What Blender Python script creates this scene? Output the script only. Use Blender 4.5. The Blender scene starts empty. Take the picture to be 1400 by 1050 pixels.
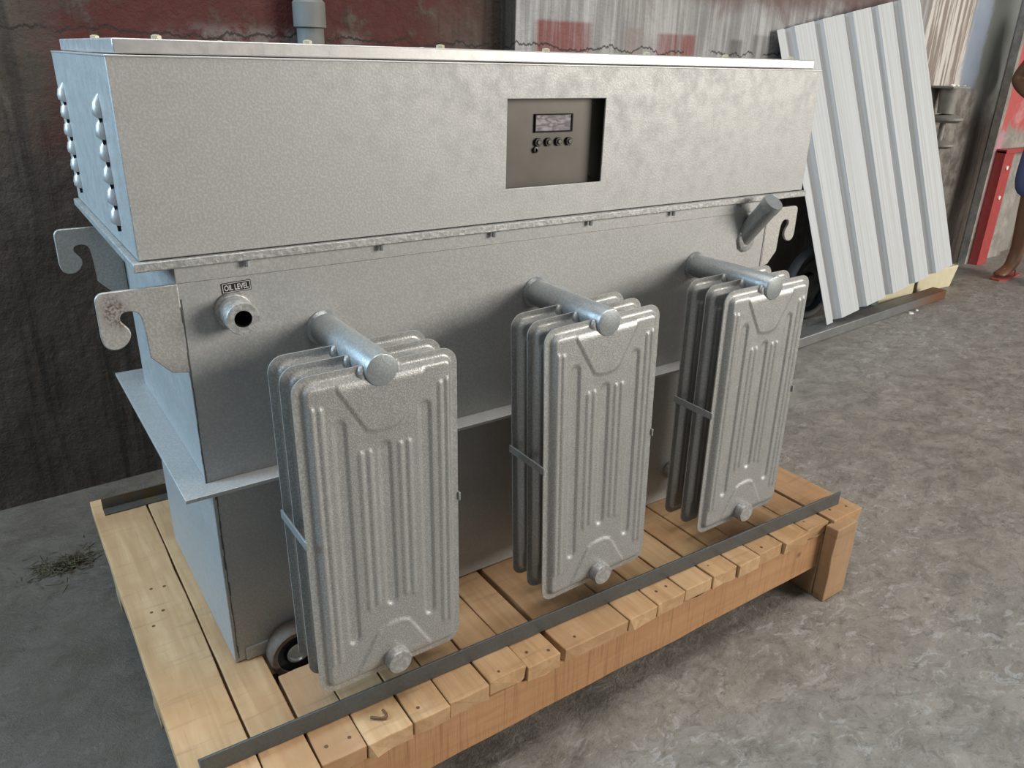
import bpy, bmesh, math, random
from mathutils import Vector, Matrix, noise as mnoise
random.seed(7)
S = bpy.context.scene
C = S.collection
ZO = 1.2683                                   # floor sits at z = 0; z values below are given from the cabinet's top rim
def W(p): return Vector((p[0], p[1], p[2] + ZO))

# ------------------------------------------------------------------ camera
def cam_matrix(rx, ry, rz, loc):
    M = Matrix.Rotation(rz, 3, 'Z') @ Matrix.Rotation(rx, 3, 'X') @ Matrix.Rotation(ry, 3, 'Y')
    r, f, u = M.col[0], M.col[1], M.col[2]
    m = Matrix((( r[0], u[0], -f[0], loc[0]), (r[1], u[1], -f[1], loc[1]), (r[2], u[2], -f[2], loc[2]), (0, 0, 0, 1)))
    return m
cam = bpy.data.cameras.new('camera'); camo = bpy.data.objects.new('camera', cam); C.objects.link(camo)
cam.sensor_fit = 'HORIZONTAL'; cam.sensor_width = 36.0; cam.lens = 1061.02 / 1400 * 36
camo.matrix_world = cam_matrix(-0.3980, -0.0264, -0.6092, (-0.1782, -1.1911, 0.0096 + ZO))
cam.clip_start = 0.02
S.camera = camo

# ------------------------------------------------------------------ world, lights, exposure
wd = bpy.data.worlds.new('world'); S.world = wd; wd.use_nodes = True
bg = wd.node_tree.nodes['Background']; bg.inputs[0].default_value = (0.86, 0.93, 1.0, 1); bg.inputs[1].default_value = 0.10
def area(name, loc, target, sx, sy, power, col):
    l = bpy.data.lights.new(name, 'AREA'); l.shape = 'RECTANGLE'; l.size = sx; l.size_y = sy; l.energy = power; l.color = col
    o = bpy.data.objects.new(name, l); C.objects.link(o); o.location = loc
    o.rotation_euler = (Vector(target) - Vector(loc)).to_track_quat('-Z', 'Y').to_euler()
    return o
area('shed_opening_right', (8.0, -7.6, 3.2), (1.6, 0.2, 0.6), 5.2, 3.4, 900, (1.0, 0.945, 0.86))
area('shed_opening_left', (-2.6, 0.74, 2.4), (0.1, 0.35, 0.9), 0.8, 1.7, 112, (0.52, 0.78, 1.0))
area('roof_skylight', (0.3, -0.45, 5.0), (0.3, -0.4, 0.0), 3.4, 1.5, 125, (1.0, 0.97, 0.92))
vs = S.view_settings; vs.view_transform = 'Standard'; vs.look = 'None'; vs.exposure = 0.17; vs.gamma = 1.0; vs.use_curve_mapping = False

# ------------------------------------------------------------------ material helpers
class NM:
    def __init__(s, name):
        s.mat = bpy.data.materials.new(name); s.mat.use_nodes = True
        s.t = s.mat.node_tree; s.b = s.t.nodes['Principled BSDF']
    def n(s, typ): return s.t.nodes.new(typ)
    def put(s, sock, v):
        if v is None: return
        if isinstance(v, bpy.types.NodeSocket): s.t.links.new(v, sock)
        elif isinstance(v, (tuple, list)) and len(v) == 3 and sock.type == 'RGBA': sock.default_value = (*v, 1)
        else: sock.default_value = v
    def co(s): return s.n('ShaderNodeTexCoord').outputs['Object']
    def rnd(s): return s.n('ShaderNodeObjectInfo').outputs['Random']
    def sep(s, v):
        q = s.n('ShaderNodeSeparateXYZ'); s.put(q.inputs[0], v); return q.outputs
    def mapv(s, v, loc=(0,0,0), sc=(1,1,1), rot=(0,0,0)):
        q = s.n('ShaderNodeMapping'); s.put(q.inputs['Vector'], v); q.inputs['Scale'].default_value = sc; q.inputs['Rotation'].default_value = rot
        s.put(q.inputs['Location'], loc); return q.outputs[0]
    def comb(s, x, y, z):
        q = s.n('ShaderNodeCombineXYZ'); s.put(q.inputs[0], x); s.put(q.inputs[1], y); s.put(q.inputs[2], z); return q.outputs[0]
    def noise(s, v, scale, detail=4, rough=.55, dist=0):
        q = s.n('ShaderNodeTexNoise'); s.put(q.inputs['Vector'], v); q.inputs['Scale'].default_value = scale
        q.inputs['Detail'].default_value = detail; q.inputs['Roughness'].default_value = rough; q.inputs['Distortion'].default_value = dist
        return q.outputs['Fac']
    def voro(s, v, scale, feat='DISTANCE_TO_EDGE'):
        q = s.n('ShaderNodeTexVoronoi'); q.feature = feat; s.put(q.inputs['Vector'], v); q.inputs['Scale'].default_value = scale; return q.outputs['Distance']
    def m(s, op, a, b=0.0, clamp=False):
        q = s.n('ShaderNodeMath'); q.operation = op; q.use_clamp = clamp; s.put(q.inputs[0], a); s.put(q.inputs[1], b); return q.outputs[0]
    def sm(s, x, lo, hi, a=0.0, b=1.0):
        q = s.n('ShaderNodeMapRange'); q.interpolation_type = 'SMOOTHSTEP'; s.put(q.inputs[0], x)
        q.inputs[1].default_value = lo; q.inputs[2].default_value = hi; q.inputs[3].default_value = a; q.inputs[4].default_value = b; return q.outputs[0]
    def mix(s, f, a, b, mode='MIX'):
        q = s.n('ShaderNodeMix'); q.data_type = 'RGBA'; q.blend_type = mode; s.put(q.inputs[0], f); s.put(q.inputs[6], a); s.put(q.inputs[7], b); return q.outputs[2]
    def band(s, x, x0, x1, e=.02):
        return s.m('MULTIPLY', s.sm(x, x0 - e, x0 + e), s.sm(x, x1 - e, x1 + e, 1, 0))
    def bump(s, h, strength=.3, dist=.01, nrm=None):
        q = s.n('ShaderNodeBump'); q.inputs['Strength'].default_value = strength; q.inputs['Distance'].default_value = dist
        s.put(q.inputs['Height'], h)
        if nrm is not None: s.put(q.inputs['Normal'], nrm)
        return q.outputs[0]
    def out(s, col, rough=.6, metal=0.0, nrm=None, spec=.5):
        s.put(s.b.inputs['Base Color'], col); s.put(s.b.inputs['Roughness'], rough); s.put(s.b.inputs['Metallic'], metal)
        s.put(s.b.inputs['Specular IOR Level'], spec)
        if nrm is not None: s.put(s.b.inputs['Normal'], nrm)
        return s.mat
MT = {}
def plain(name, col, rough=.6, metal=0.0, bscale=40, bstr=.1, var=.15, spec=.5):
    k = NM(name); c = k.co(); n = k.noise(c, bscale, 5)
    lo = tuple(x * (1 - var) for x in col); hi = tuple(min(1, x * (1 + var)) for x in col)
    MT[name] = k.out(k.mix(n, lo, hi), rough, metal, k.bump(n, bstr, .004), spec); return MT[name]

def silver(name, base, speck=.16, rough=.42, metal=.45, bstr=.16, fine=260):
    k = NM(name); c = k.co()
    a = k.noise(c, 3.2, 4, .6); f = k.noise(c, fine, 2, .5); g = k.noise(c, 38, 5, .6)
    col = k.mix(k.sm(a, .35, .7), tuple(x * .96 for x in base), tuple(x * 1.03 for x in base))
    col = k.mix(k.m('MULTIPLY', k.sm(f, .45, .62), .8), tuple(x * (1 - speck) for x in base), col)
    d = k.noise(c, 11, 7, .7)                               # scattered grime
    col = k.mix(k.m('MULTIPLY', k.sm(d, .68, .8), .2), col, (.16, .15, .135))
    h = k.m('ADD', k.m('MULTIPLY', f, .6), k.m('MULTIPLY', g, .07))
    MT[name] = k.out(col, k.sm(g, .3, .8, rough - .06, rough + .12), metal, k.bump(h, bstr, .003)); return MT[name]
silver('silver_paint', (.475, .475, .465), rough=.52, metal=.3)
silver('silver_radiator', (.49, .49, .475), speck=.30, rough=.4, bstr=.22, fine=420)
silver('silver_pipe', (.40, .43, .44), speck=.2, rough=.36)
silver('silver_rough', (.50, .50, .49), speck=.3, rough=.5, bstr=.5, fine=160)
silver('silver_lid', (.55, .54, .53), speck=.05, rough=.38, bstr=.05)

def hookmat():
    k = NM('hook_paint'); c = k.co(); f = k.noise(c, 260, 2, .5); r = k.noise(c, 28, 6, .7); x = k.sep(c)
    col = k.mix(k.sm(f, .45, .6), (.42, .41, .39), (.50, .49, .465))
    dx = k.m('ADD', x[0], .760); dz = k.m('SUBTRACT', x[2], .700); dy = k.m('ADD', x[1], .3)
    d2 = k.m('ADD', k.m('ADD', k.m('MULTIPLY', k.m('MULTIPLY', dx, dx), 2.2), k.m('MULTIPLY', dz, dz)), k.m('MULTIPLY', k.m('MULTIPLY', dy, dy), 4))
    m = k.m('MULTIPLY', k.sm(d2, .0016, .0001), k.sm(k.noise(c, 260, 3, .6), .36, .6)); m = k.m('MULTIPLY', m, k.sm(r, .3, .5))
    col = k.mix(k.m('MULTIPLY', m, .85), col, (.09, .055, .035))
    MT['hook_paint'] = k.out(col, .45, .4, k.bump(f, .15, .003))
hookmat()

def wood(name, a, b, c2, vertical_saw=False, axis=1):
    k = NM(name); co = k.co(); r = k.rnd()
    off = k.comb(k.m('MULTIPLY', r, 7.3), k.m('MULTIPLY', r, 13.1), k.m('MULTIPLY', r, 3.7))
    add = k.n('ShaderNodeVectorMath'); k.put(add.inputs[0], co); k.put(add.inputs[1], off); v = add.outputs[0]
    sc = [34, 34, 34]; sc[axis] = 2.2
    g = k.noise(k.mapv(v, sc=tuple(sc)), 1.0, 6, .6, .9)
    sc2 = [160, 160, 160]; sc2[axis] = 9
    fib = k.noise(k.mapv(v, sc=tuple(sc2)), 1.0, 3, .6)
    blot = k.noise(v, 5.5, 4, .6)
    col = k.mix(k.sm(g, .3, .72), a, b)
    col = k.mix(k.m('MULTIPLY', k.sm(blot, .42, .7), .7), col, c2)
    col = k.mix(k.m('MULTIPLY', k.sm(fib, .58, .8), .35), col, tuple(x * .55 for x in a))
    # per-board tone
    col = k.mix(k.m('MULTIPLY', k.sm(r, .45, .95), .45), col, (.36, .20, .11))
    col = k.mix(k.m('MULTIPLY', k.sm(r, .42, .1), .22), col, (.62, .50, .32))
    cs = [6, 6, 6]; cs[axis] = 75; cross = k.noise(k.mapv(v, sc=tuple(cs), rot=(0, 0, .12)), 1.0, 4, .6)
    col = k.mix(k.m('MULTIPLY', k.sm(cross, .55, .7), .38), col, tuple(x * .6 for x in a))
    h = k.m('ADD', k.m('MULTIPLY', g, .4), k.m('ADD', k.m('MULTIPLY', fib, .4), k.m('MULTIPLY', cross, .3)))
    if vertical_saw:
        sv = k.noise(k.mapv(v, sc=(170, 6, 5)), 1.0, 3, .6)
        col = k.mix(k.m('MULTIPLY', k.sm(sv, .52, .7), .42), col, (.22, .10, .045)); h = k.m('ADD', h, k.m('MULTIPLY', sv, .7))
    knots = k.voro(k.mapv(v, sc=(7, 1.6, 7)), 1.0, 'F1')
    col = k.mix(k.m('MULTIPLY', k.sm(knots, .10, .03), .75), col, (.13, .07, .035))
    MT[name] = k.out(col, .72, 0, k.bump(h, .35, .003), .3)
wood('deck_wood', (.48, .295, .15), (.61, .405, .225), (.40, .225, .105))
wood('beam_wood', (.44, .225, .10), (.55, .32, .16), (.45, .235, .105), True, 0)
wood('leg_wood', (.40, .265, .15), (.52, .36, .21), (.36, .22, .12), False, 2)

def steel(name, base, rust=(.15, .07, .03), amount=.5, rough=.42):
    k = NM(name); c = k.co(); n = k.noise(c, 14, 7, .65); f = k.noise(c, 180, 3)
    col = k.mix(f, tuple(x * .75 for x in base), tuple(x * 1.2 for x in base))
    col = k.mix(k.m('MULTIPLY', k.sm(n, .62 - amount * .2, .75), amount), col, rust)
    MT[name] = k.out(col, k.sm(n, .3, .7, rough - .1, rough + .2), .6, k.bump(f, .12, .002))
steel('mill_steel', (.125, .14, .145), amount=.12)
steel('mill_steel_rusty', (.15, .14, .125), rust=(.20, .12, .03), amount=.75)
steel('dark_wheel', (.035, .038, .042), amount=.2)

def bar_mat():
    k = NM('bar_steel'); c = k.co(); x = k.sep(c)[0]; n = k.noise(c, 16, 6, .65)
    t = k.sm(k.m('ADD', x, k.m('MULTIPLY', n, .5)), .95, 1.45)
    col = k.mix(t, k.mix(n, (.15, .15, .15), (.30, .31, .31)), k.mix(n, (.10, .04, .02), (.24, .10, .05)))
    MT['bar_steel'] = k.out(col, .5, k.m('SUBTRACT', .6, k.m('MULTIPLY', t, .55)), k.bump(n, .2, .003))
bar_mat()

def galv():
    k = NM('galvanised_sheet'); c = k.co()
    s1 = k.noise(k.mapv(c, sc=(85, 85, .7)), 1.0, 3, .5); s2 = k.noise(c, 6, 4); sp = k.voro(c, 90, 'F1')
    col = k.mix(k.sm(s1, .3, .7), (.40, .415, .425), (.55, .575, .595)); col = k.mix(k.m('MULTIPLY', s2, .3), col, (.46, .45, .44))
    MT['galvanised_sheet'] = k.out(col, k.sm(s1, .3, .7, .55, .7), .1, k.bump(s1, .05, .001), .25)
galv()

def floor_mat():
    k = NM('concrete_floor'); c = k.co(); p = k.sep(c)
    big = k.noise(c, .9, 6, .6, .4); mid = k.noise(k.mapv(c, sc=(1, 1.5, 1), rot=(0, 0, -.2)), 7.5, 9, .72, .5); fine = k.noise(c, 70, 6, .75); scuff = k.noise(k.mapv(c, sc=(1, 1.7, 1), rot=(0, 0, .4)), 15, 9, .78, 1.2)
    grit = k.noise(c, 26, 8, .8, .8)
    col = k.mix(k.sm(mid, .30, .70), (.20, .188, .165), (.36, .338, .30))
    col = k.mix(k.m('MULTIPLY', k.sm(big, .42, .62), .4), col, (.36, .335, .30))
    col = k.mix(k.m('MULTIPLY', k.sm(grit, .5, .66), .55), col, (.10, .093, .082))
    col = k.mix(k.m('MULTIPLY', k.sm(fine, .5, .72), .35), col, (.42, .40, .37))
    sc = k.m('MULTIPLY', k.sm(scuff, .53, .61), k.sm(big, .38, .56))
    col = k.mix(k.m('MULTIPLY', sc, .45), col, (.58, .59, .61))
    mot = k.noise(k.mapv(c, sc=(1, 1.4, 1), rot=(0, 0, .25)), 17, 10, .8, .6); col = k.mix(k.m('MULTIPLY', k.sm(mot, .47, .36), .6), col, (.13, .118, .10)); col = k.mix(k.m('MULTIPLY', k.sm(mot, .56, .68), .35), col, (.46, .44, .41))
    # oil-dark ground along the wall and left of the pallet
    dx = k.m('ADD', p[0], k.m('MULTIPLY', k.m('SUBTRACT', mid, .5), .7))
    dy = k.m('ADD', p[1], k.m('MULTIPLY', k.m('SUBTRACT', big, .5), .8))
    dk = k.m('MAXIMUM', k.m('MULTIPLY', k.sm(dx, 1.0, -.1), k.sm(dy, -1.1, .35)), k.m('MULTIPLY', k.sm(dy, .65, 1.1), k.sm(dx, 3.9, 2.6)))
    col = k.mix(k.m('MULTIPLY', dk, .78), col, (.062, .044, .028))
    speck = k.noise(c, 120, 2); col = k.mix(k.m('MULTIPLY', k.sm(speck, .72, .78), .5), col, (.5, .5, .48))
    h = k.m('ADD', k.m('MULTIPLY', mid, .8), k.m('ADD', k.m('MULTIPLY', fine, .3), k.m('MULTIPLY', grit, .5)))
    MT['concrete_floor'] = k.out(col, k.sm(mid, .35, .65, .34, .66), 0, k.bump(h, .6, .02), .35)
floor_mat()

def wall_mat():
    k = NM('workshop_wall'); c = k.co(); p = k.sep(c); x, z = p[0], p[2]
    big = k.noise(c, 2.1, 7, .65, .4); mid = k.noise(c, 9, 8, .7); fine = k.noise(c, 60, 5, .7)
    drip = k.noise(k.mapv(c, sc=(26, 26, 1.3)), 1.0, 6, .65, .4)
    jit = k.m('MULTIPLY', k.m('SUBTRACT', mid, .5), .12); jb = k.m('MULTIPLY', k.m('SUBTRACT', big, .5), .5)
    xj = k.m('ADD', x, jit); zj = k.m('ADD', z, jit); xb = k.m('ADD', x, jb); zb = k.m('ADD', z, jb)
    # sooty render
    col = k.mix(k.sm(big, .3, .7), (.044, .034, .027), (.090, .072, .058))
    col = k.mix(k.m('MULTIPLY', k.sm(drip, .48, .66), .75), col, (.020, .018, .016))
    pale = k.noise(k.mapv(c, sc=(9, 9, 1.6)), 1.0, 7, .7, .6); col = k.mix(k.m('MULTIPLY', k.sm(pale, .52, .72), .5), col, (.15, .125, .105))
    col = k.mix(k.m('MULTIPLY', k.sm(mid, .56, .75), .45), col, (.15, .128, .11))
    # red oxide band
    red = k.m('MULTIPLY', k.m('MULTIPLY', k.sm(xb, -.02, .16), k.sm(zb, .86, 1.12)), k.sm(xb, 1.5, 1.2))
    red = k.m('MULTIPLY', red, k.sm(mid, .68, .5))
    col = k.mix(k.m('MULTIPLY', red, .9), col, k.mix(drip, (.055, .007, .006), (.10, .017, .014)))
    gp = k.m('MULTIPLY', k.band(xb, .42, 1.0, .12), k.band(zj, 1.27, 1.345, .02))
    col = k.mix(k.m('MULTIPLY', k.m('MULTIPLY', gp, k.sm(mid, .42, .58)), .8), col, (.19, .17, .155))
    # whitewashed stretch
    ww = k.m('MULTIPLY', k.sm(x, 1.508, 1.513), k.sm(zj, 1.16, 1.30))
    wcol = k.mix(k.sm(drip, .35, .7), (.24, .235, .235), (.47, .475, .48))
    wcol = k.mix(k.m('MULTIPLY', k.sm(big, .52, .66), .5), wcol, (.27, .24, .23))
    col = k.mix(k.m('MULTIPLY', ww, .95), col, wcol)
    for (a0, a1, z0, z1, cc) in ((1.60, 1.86, 1.22, 1.405, (.20, .055, .05)), (2.12, 2.21, 1.2, 1.40, (.28, .24, .23)), (2.30, 2.42, 1.2, 1.385, (.20, .05, .045)), (2.44, 2.53, 1.2, 1.385, (.23, .08, .075)), (2.76, 2.85, 1.2, 1.375, (.13, .125, .12)), (2.92, 3.2, 1.2, 1.40, (.16, .155, .15))):
        col = k.mix(k.m('MULTIPLY', k.m('MULTIPLY', k.band(x, a0, a1, .018), k.band(z, z0, z1, .008)), k.sm(drip, .75, .4, .35, .9)), col, cc)
    topred = k.m('MULTIPLY', k.band(xb, 2.35, 4.3, .15), k.sm(zb, 1.46, 1.58))
    col = k.mix(k.m('MULTIPLY', topred, .85), col, (.13, .075, .07))
    # streaked limewash, blue and grey bands further along
    st = k.band(xj, 4.45, 5.02, .03)
    col = k.mix(k.m('MULTIPLY', st, k.sm(z, 1.14, 1.20)), col, k.mix(k.sm(drip, .46, .56), (.26, .215, .19), (.62, .59, .55)))
    bl = k.m('MULTIPLY', k.band(xj, 4.98, 5.22, .03), k.sm(zb, .95, 1.3))
    col = k.mix(bl, col, k.mix(mid, (.20, .24, .32), (.33, .38, .47)))
    gr = k.m('MULTIPLY', k.band(xj, 5.2, 5.62, .02), k.sm(zb, .9, 1.2)); col = k.mix(gr, col, k.mix(mid, (.15, .16, .155), (.23, .24, .235)))
    low = k.m('MULTIPLY', k.band(xj, 4.4, 5.26, .04), k.sm(zj, 1.18, 1.14)); col = k.mix(k.m('MULTIPLY', low, k.sm(big, .35, .6, .6, 1)), col, k.mix(k.sm(mid, .4, .6), (.17, .15, .13), (.36, .33, .30)))
    col = k.mix(k.m('MULTIPLY', k.sm(xj, 5.8, 5.9), .9), col, k.mix(k.sm(big, .4, .6), (.15, .145, .13), (.33, .32, .29)))
    # cracks
    crz = k.m('ADD', z, k.m('MULTIPLY', k.m('SUBTRACT', k.noise(k.mapv(c, sc=(1, 1, .2)), 7, 6, .7), .5), .12))
    cr = k.m('MULTIPLY', k.m('LESS_THAN', k.m('ABSOLUTE', k.m('SUBTRACT', crz, 1.318)), .0035), k.m('MULTIPLY', k.m('GREATER_THAN', big, .46), k.m('LESS_THAN', x, 3.3)))
    col = k.mix(k.m('MULTIPLY', cr, .8), col, (.02, .018, .016))
    h = k.m('SUBTRACT', k.m('ADD', k.m('MULTIPLY', mid, 1.0), k.m('ADD', k.m('MULTIPLY', fine, .25), k.m('MULTIPLY', big, 1.2))), k.m('MULTIPLY', cr, 1.5))
    MT['workshop_wall'] = k.out(col, k.sm(mid, .3, .7, .55, .85), 0, k.bump(h, .55, .02), .35)
wall_mat()

def pilaster_red():
    k = NM('peeling_red_render'); c = k.co(); p = k.sep(c); mid = k.noise(c, 9, 8, .7); big = k.noise(c, 2.5, 6, .6)
    zj = k.m('ADD', p[2], k.m('MULTIPLY', k.m('SUBTRACT', mid, .5), .55)); xj = k.m('ADD', p[0], k.m('MULTIPLY', k.m('SUBTRACT', big, .5), .06))
    m = k.m('MULTIPLY', k.sm(zj, .86, .94), k.sm(xj, .035, .055))
    col = k.mix(k.sm(mid, .35, .65), (.24, .225, .20), (.40, .37, .34))
    col = k.mix(k.m('MULTIPLY', k.m('MULTIPLY', k.sm(xj, .01, .03), k.sm(xj, .14, .08)), k.band(zj, .3, .9, .1)), col, (.52, .27, .32))
    col = k.mix(m, col, k.mix(k.m('MULTIPLY', k.sm(big, .58, .66), .5), (.50, .10, .10), (.62, .42, .42)))
    MT['peeling_red_render'] = k.out(col, .6, 0, k.bump(mid, .5, .02), .4)
pilaster_red()

plain('control_plate', (.10, .09, .076), .45, .3, 12, .05, .35)
plain('black_rubber', (.012, .012, .013), .4)
plain('seam_dark', (.10, .095, .09), .6)
plain('black_void', (.006, .006, .006), .8)
plain('white_print', (.75, .75, .74), .5, var=.05)
plain('brass_bolt', (.62, .58, .42), .4, .4)
plain('rusty_iron', (.16, .085, .045), .6, .3, 60, .3, .4)
plain('red_painted_steel', (.40, .06, .06), .42, 0, 30, .1, .3)
plain('cream_foam', (.66, .60, .42), .8, 0, 25, .2, .12)
plain('grey_porcelain', (.24, .23, .21), .55, 0, 30, .3, .3)
plain('grey_conduit', (.17, .17, .16), .6, 0, 14, .3, .4)
plain('chip_white', (.8, .78, .72), .7)
plain('straw', (.075, .062, .035), .9, 0, 80, .2, .5)
plain('dark_skin', (.20, .10, .06), .5, 0, 60, .1, .1)
plain('blue_shorts', (.10, .12, .25), .85, 0, 200, .2, .15)
plain('yellow_shirt', (.55, .60, .18), .85, 0, 200, .2, .1)
plain('black_hair', (.01, .009, .008), .6)
plain('red_rubber', (.40, .09, .08), .6)
plain('dark_eye', (.02, .015, .012), .2)
plain('tyre_black', (.03, .03, .032), .6)
plain('wheel_tread', (.145, .11, .085), .7, .2, 120, .5, .45)
def lcd():
    k = NM('display_glass'); c = k.co(); n = k.noise(k.mapv(c, sc=(30, 30, 90)), 1, 3, .5, 2.0)
    MT['display_glass'] = k.out(k.mix(k.sm(n, .35, .65), (.26, .24, .26), (.56, .50, .52)), .12, .2)
lcd()

# ------------------------------------------------------------------ mesh helpers
class MB:
    def __init__(s): s.v = []; s.f = []
    def add(s, vs, fs):
        o = len(s.v); s.v += [Vector(a) for a in vs]; s.f += [tuple(i + o for i in q) for q in fs]; return s
    def box(s, a, b):
        x0, y0, z0 = a; x1, y1, z1 = b
        return s.add([(x0,y0,z0),(x1,y0,z0),(x1,y1,z0),(x0,y1,z0),(x0,y0,z1),(x1,y0,z1),(x1,y1,z1),(x0,y1,z1)],
                     [(0,3,2,1),(4,5,6,7),(0,1,5,4),(1,2,6,5),(2,3,7,6),(3,0,4,7)])
    def lathe(s, base, axis, prof, n=28):        # prof: (radius, distance along axis); closed at radius 0
        base = Vector(base); ax = Vector(axis).normalized(); t = Vector((0,0,1)) if abs(ax.z) < .9 else Vector((1,0,0))
        u = ax.cross(t).normalized(); w = ax.cross(u); rings = []; vs = []; fs = []
        for r, h in prof:
            if r < 1e-6: rings.append([len(vs)]); vs.append(base + ax * h)
            else:
                rings.append(list(range(len(vs), len(vs) + n)))
                for i in range(n):
                    a = 2 * math.pi * i / n; vs.append(base + ax * h + (u * math.cos(a) + w * math.sin(a)) * r)
        for A, B in zip(rings, rings[1:]):
            for i in range(n):
                j = (i + 1) % n
                if len(A) == 1 and len(B) > 1: fs.append((A[0], B[j], B[i]))
                elif len(B) == 1 and len(A) > 1: fs.append((A[i], A[j], B[0]))
                elif len(A) > 1: fs.append((A[i], A[j], B[j], B[i]))
        return s.add(vs, fs)
    def cyl(s, a, b, r, n=28, r2=None):
        a = Vector(a); b = Vector(b); L = (b - a).length; r2 = r if r2 is None else r2
        return s.lathe(a, b - a, [(0, 0), (r, 0), (r2, L), (0, L)], n)
    def prism(s, poly, e0, e1, fn):              # polygon (a,b) extruded from e0 to e1, fn(a,b,e) -> xyz
        n = len(poly); vs = [fn(a, b, e0) for a, b in poly] + [fn(a, b, e1) for a, b in poly]
        return s.add(vs, [tuple(range(n))[::-1], tuple(range(n, 2 * n))] + [(i, (i + 1) % n, n + (i + 1) % n, n + i) for i in range(n)])
    def tube(s, pts, r, n=8):
        for a, b in zip(pts, pts[1:]): s.cyl(a, b, r, n)
        return s
def wpos(o):
    p = Vector(o.location)
    while o.parent: o = o.parent; p += Vector(o.location)
    return p
def obj(name, mb, mat, parent=None, origin=None, bevel=0, smooth=40, seg=2, local=False):
    """mb holds points in place coordinates (z from cabinet rim); the object's origin is its parent's base or 'origin'."""
    me = bpy.data.meshes.new(name)
    if local: vs = mb.v
    else:
        o0 = wpos(parent) if parent else W(origin)
        vs = [W(p) - o0 for p in mb.v]
    me.from_pydata([tuple(v) for v in vs], [], mb.f); me.validate()
    bm = bmesh.new(); bm.from_mesh(me); bmesh.ops.remove_doubles(bm, verts=bm.verts, dist=1e-6); bmesh.ops.recalc_face_normals(bm, faces=bm.faces); bm.to_mesh(me); bm.free()
    if smooth:
        me.polygons.foreach_set('use_smooth', [True] * len(me.polygons)); me.set_sharp_from_angle(angle=math.radians(smooth))
    me.materials.append(MT[mat] if isinstance(mat, str) else mat)
    ob = bpy.data.objects.new(name, me); C.objects.link(ob)
    if parent: ob.parent = parent
    elif not local: ob.location = W(origin)
    if bevel:
        m = ob.modifiers.new('bevel', 'BEVEL'); m.width = bevel; m.segments = seg; m.limit_method = 'ANGLE'; m.angle_limit = math.radians(40); m.harden_normals = False
    return ob
def thing(name, origin, label, cat, group=None):
    o = bpy.data.objects.new(name, None); C.objects.link(o); o.location = W(origin); o.empty_display_size = .05
    return tag(o, label, cat, group)
def tag(o, label, cat, group=None):
    o['label'] = label; o['category'] = cat
    if group: o['group'] = group
    return o
def part_empty(name, origin, parent, label=None):
    o = bpy.data.objects.new(name, None); C.objects.link(o); o.parent = parent; o.location = W(origin) - wpos(parent)
    if label: o['label'] = label
    return o
def copy_to(o, parent, loc=None):
    c = o.copy(); C.objects.link(c); c.parent = parent
    if loc is not None: c.location = loc
    return c
def structure(o, label=None):
    o['kind'] = 'structure'
    if label: o['label'] = label
    return o
FZ = -ZO                                          # floor height in rim coordinates
DK = -1.0406                                      # deck top

# ------------------------------------------------------------------ the place
mb = MB(); mb.box((-5, -6, FZ - .2), (13, 3, FZ)); fl = structure(obj('floor', mb, 'concrete_floor', origin=(0, 0, FZ), smooth=0), 'rough grey concrete workshop floor')
WA = math.atan(.038)
def wy(x): return 1.295 + .038 * x
def wall_obj(name, mb, mat, origin):
    o = obj(name, mb, mat, local=True, smooth=0); o.location = W(origin); o.rotation_euler = (0, 0, WA); return structure(o)
mb = MB(); mb.box((-5, 0, 0), (13, .25, 3.6)); wall = wall_obj('wall_back', mb, 'workshop_wall', (0, 1.295, FZ)); wall['label'] = 'soot-dark workshop wall with red and whitewashed patches'
# shallow pilaster behind the cabinet (shares the wall's paint layout: same origin)
mb = MB(); mb.box((1.507, -.085, 0), (1.985, .01, 3.6)); t1 = wall_obj('trim_1', mb, 'workshop_wall', (0, 1.295, FZ)); t1['label'] = 'whitewashed pilaster on the back wall'
# flaking plaster ledge along the foot of the whitewash
bmv = MB(); pts = []
x = 2.02
while x < 3.3:
    pts.append((x, 1.225 + .05 * mnoise.noise(Vector((x * 7, 0, 0))) + .05 * mnoise.noise(Vector((x * 23, 4, 0))))); x += .03
poly = pts + [(3.3, 1.6), (2.02, 1.6)]
mb = MB(); mb.prism(poly, -.012, .004, lambda a, b, e: (a, e, b)); t2 = wall_obj('trim_2', mb, 'workshop_wall', (0, 1.295, FZ)); t2['label'] = 'flaking plaster layer on the back wall'
# red column on the right
mb = MB(); mb.box((0, -.05, 0), (.55, .01, 3.6)); t3 = wall_obj('trim_3', mb, 'peeling_red_render', (5.57, wy(5.57), FZ)); t3['label'] = 'column with peeling red paint on the back wall'

# conduit pipe on the wall
xc = .765; yc = wy(xc) - .055
cp = thing('conduit_pipe', (xc, yc, FZ), 'grey vertical conduit pipe on the wall behind the cabinet lid', 'pipe')
mb = MB(); mb.lathe((xc, yc, FZ), (0, 0, 1), [(0, 0), (.040, 0), (.040, 2.2), (0, 2.2)], 24); obj('pipe', mb, 'grey_conduit', cp)
mb = MB(); mb.lathe((xc, yc, .075), (0, 0, 1), [(.041, 0), (.048, .004), (.048, .07), (.041, .078)], 24); obj('coupling', mb, 'grey_conduit', cp)
mb = MB(); mb.box((xc - .06, yc + .03, -.42), (xc + .06, yc + .055, -.39)); obj('bracket', mb, 'rusty_iron', cp, bevel=.002)

# ------------------------------------------------------------------ the transformer
TR = thing('transformer', (.72, .3, DK), 'silver-painted oil transformer with three finned radiators standing on the wooden pallet', 'transformer')
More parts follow.
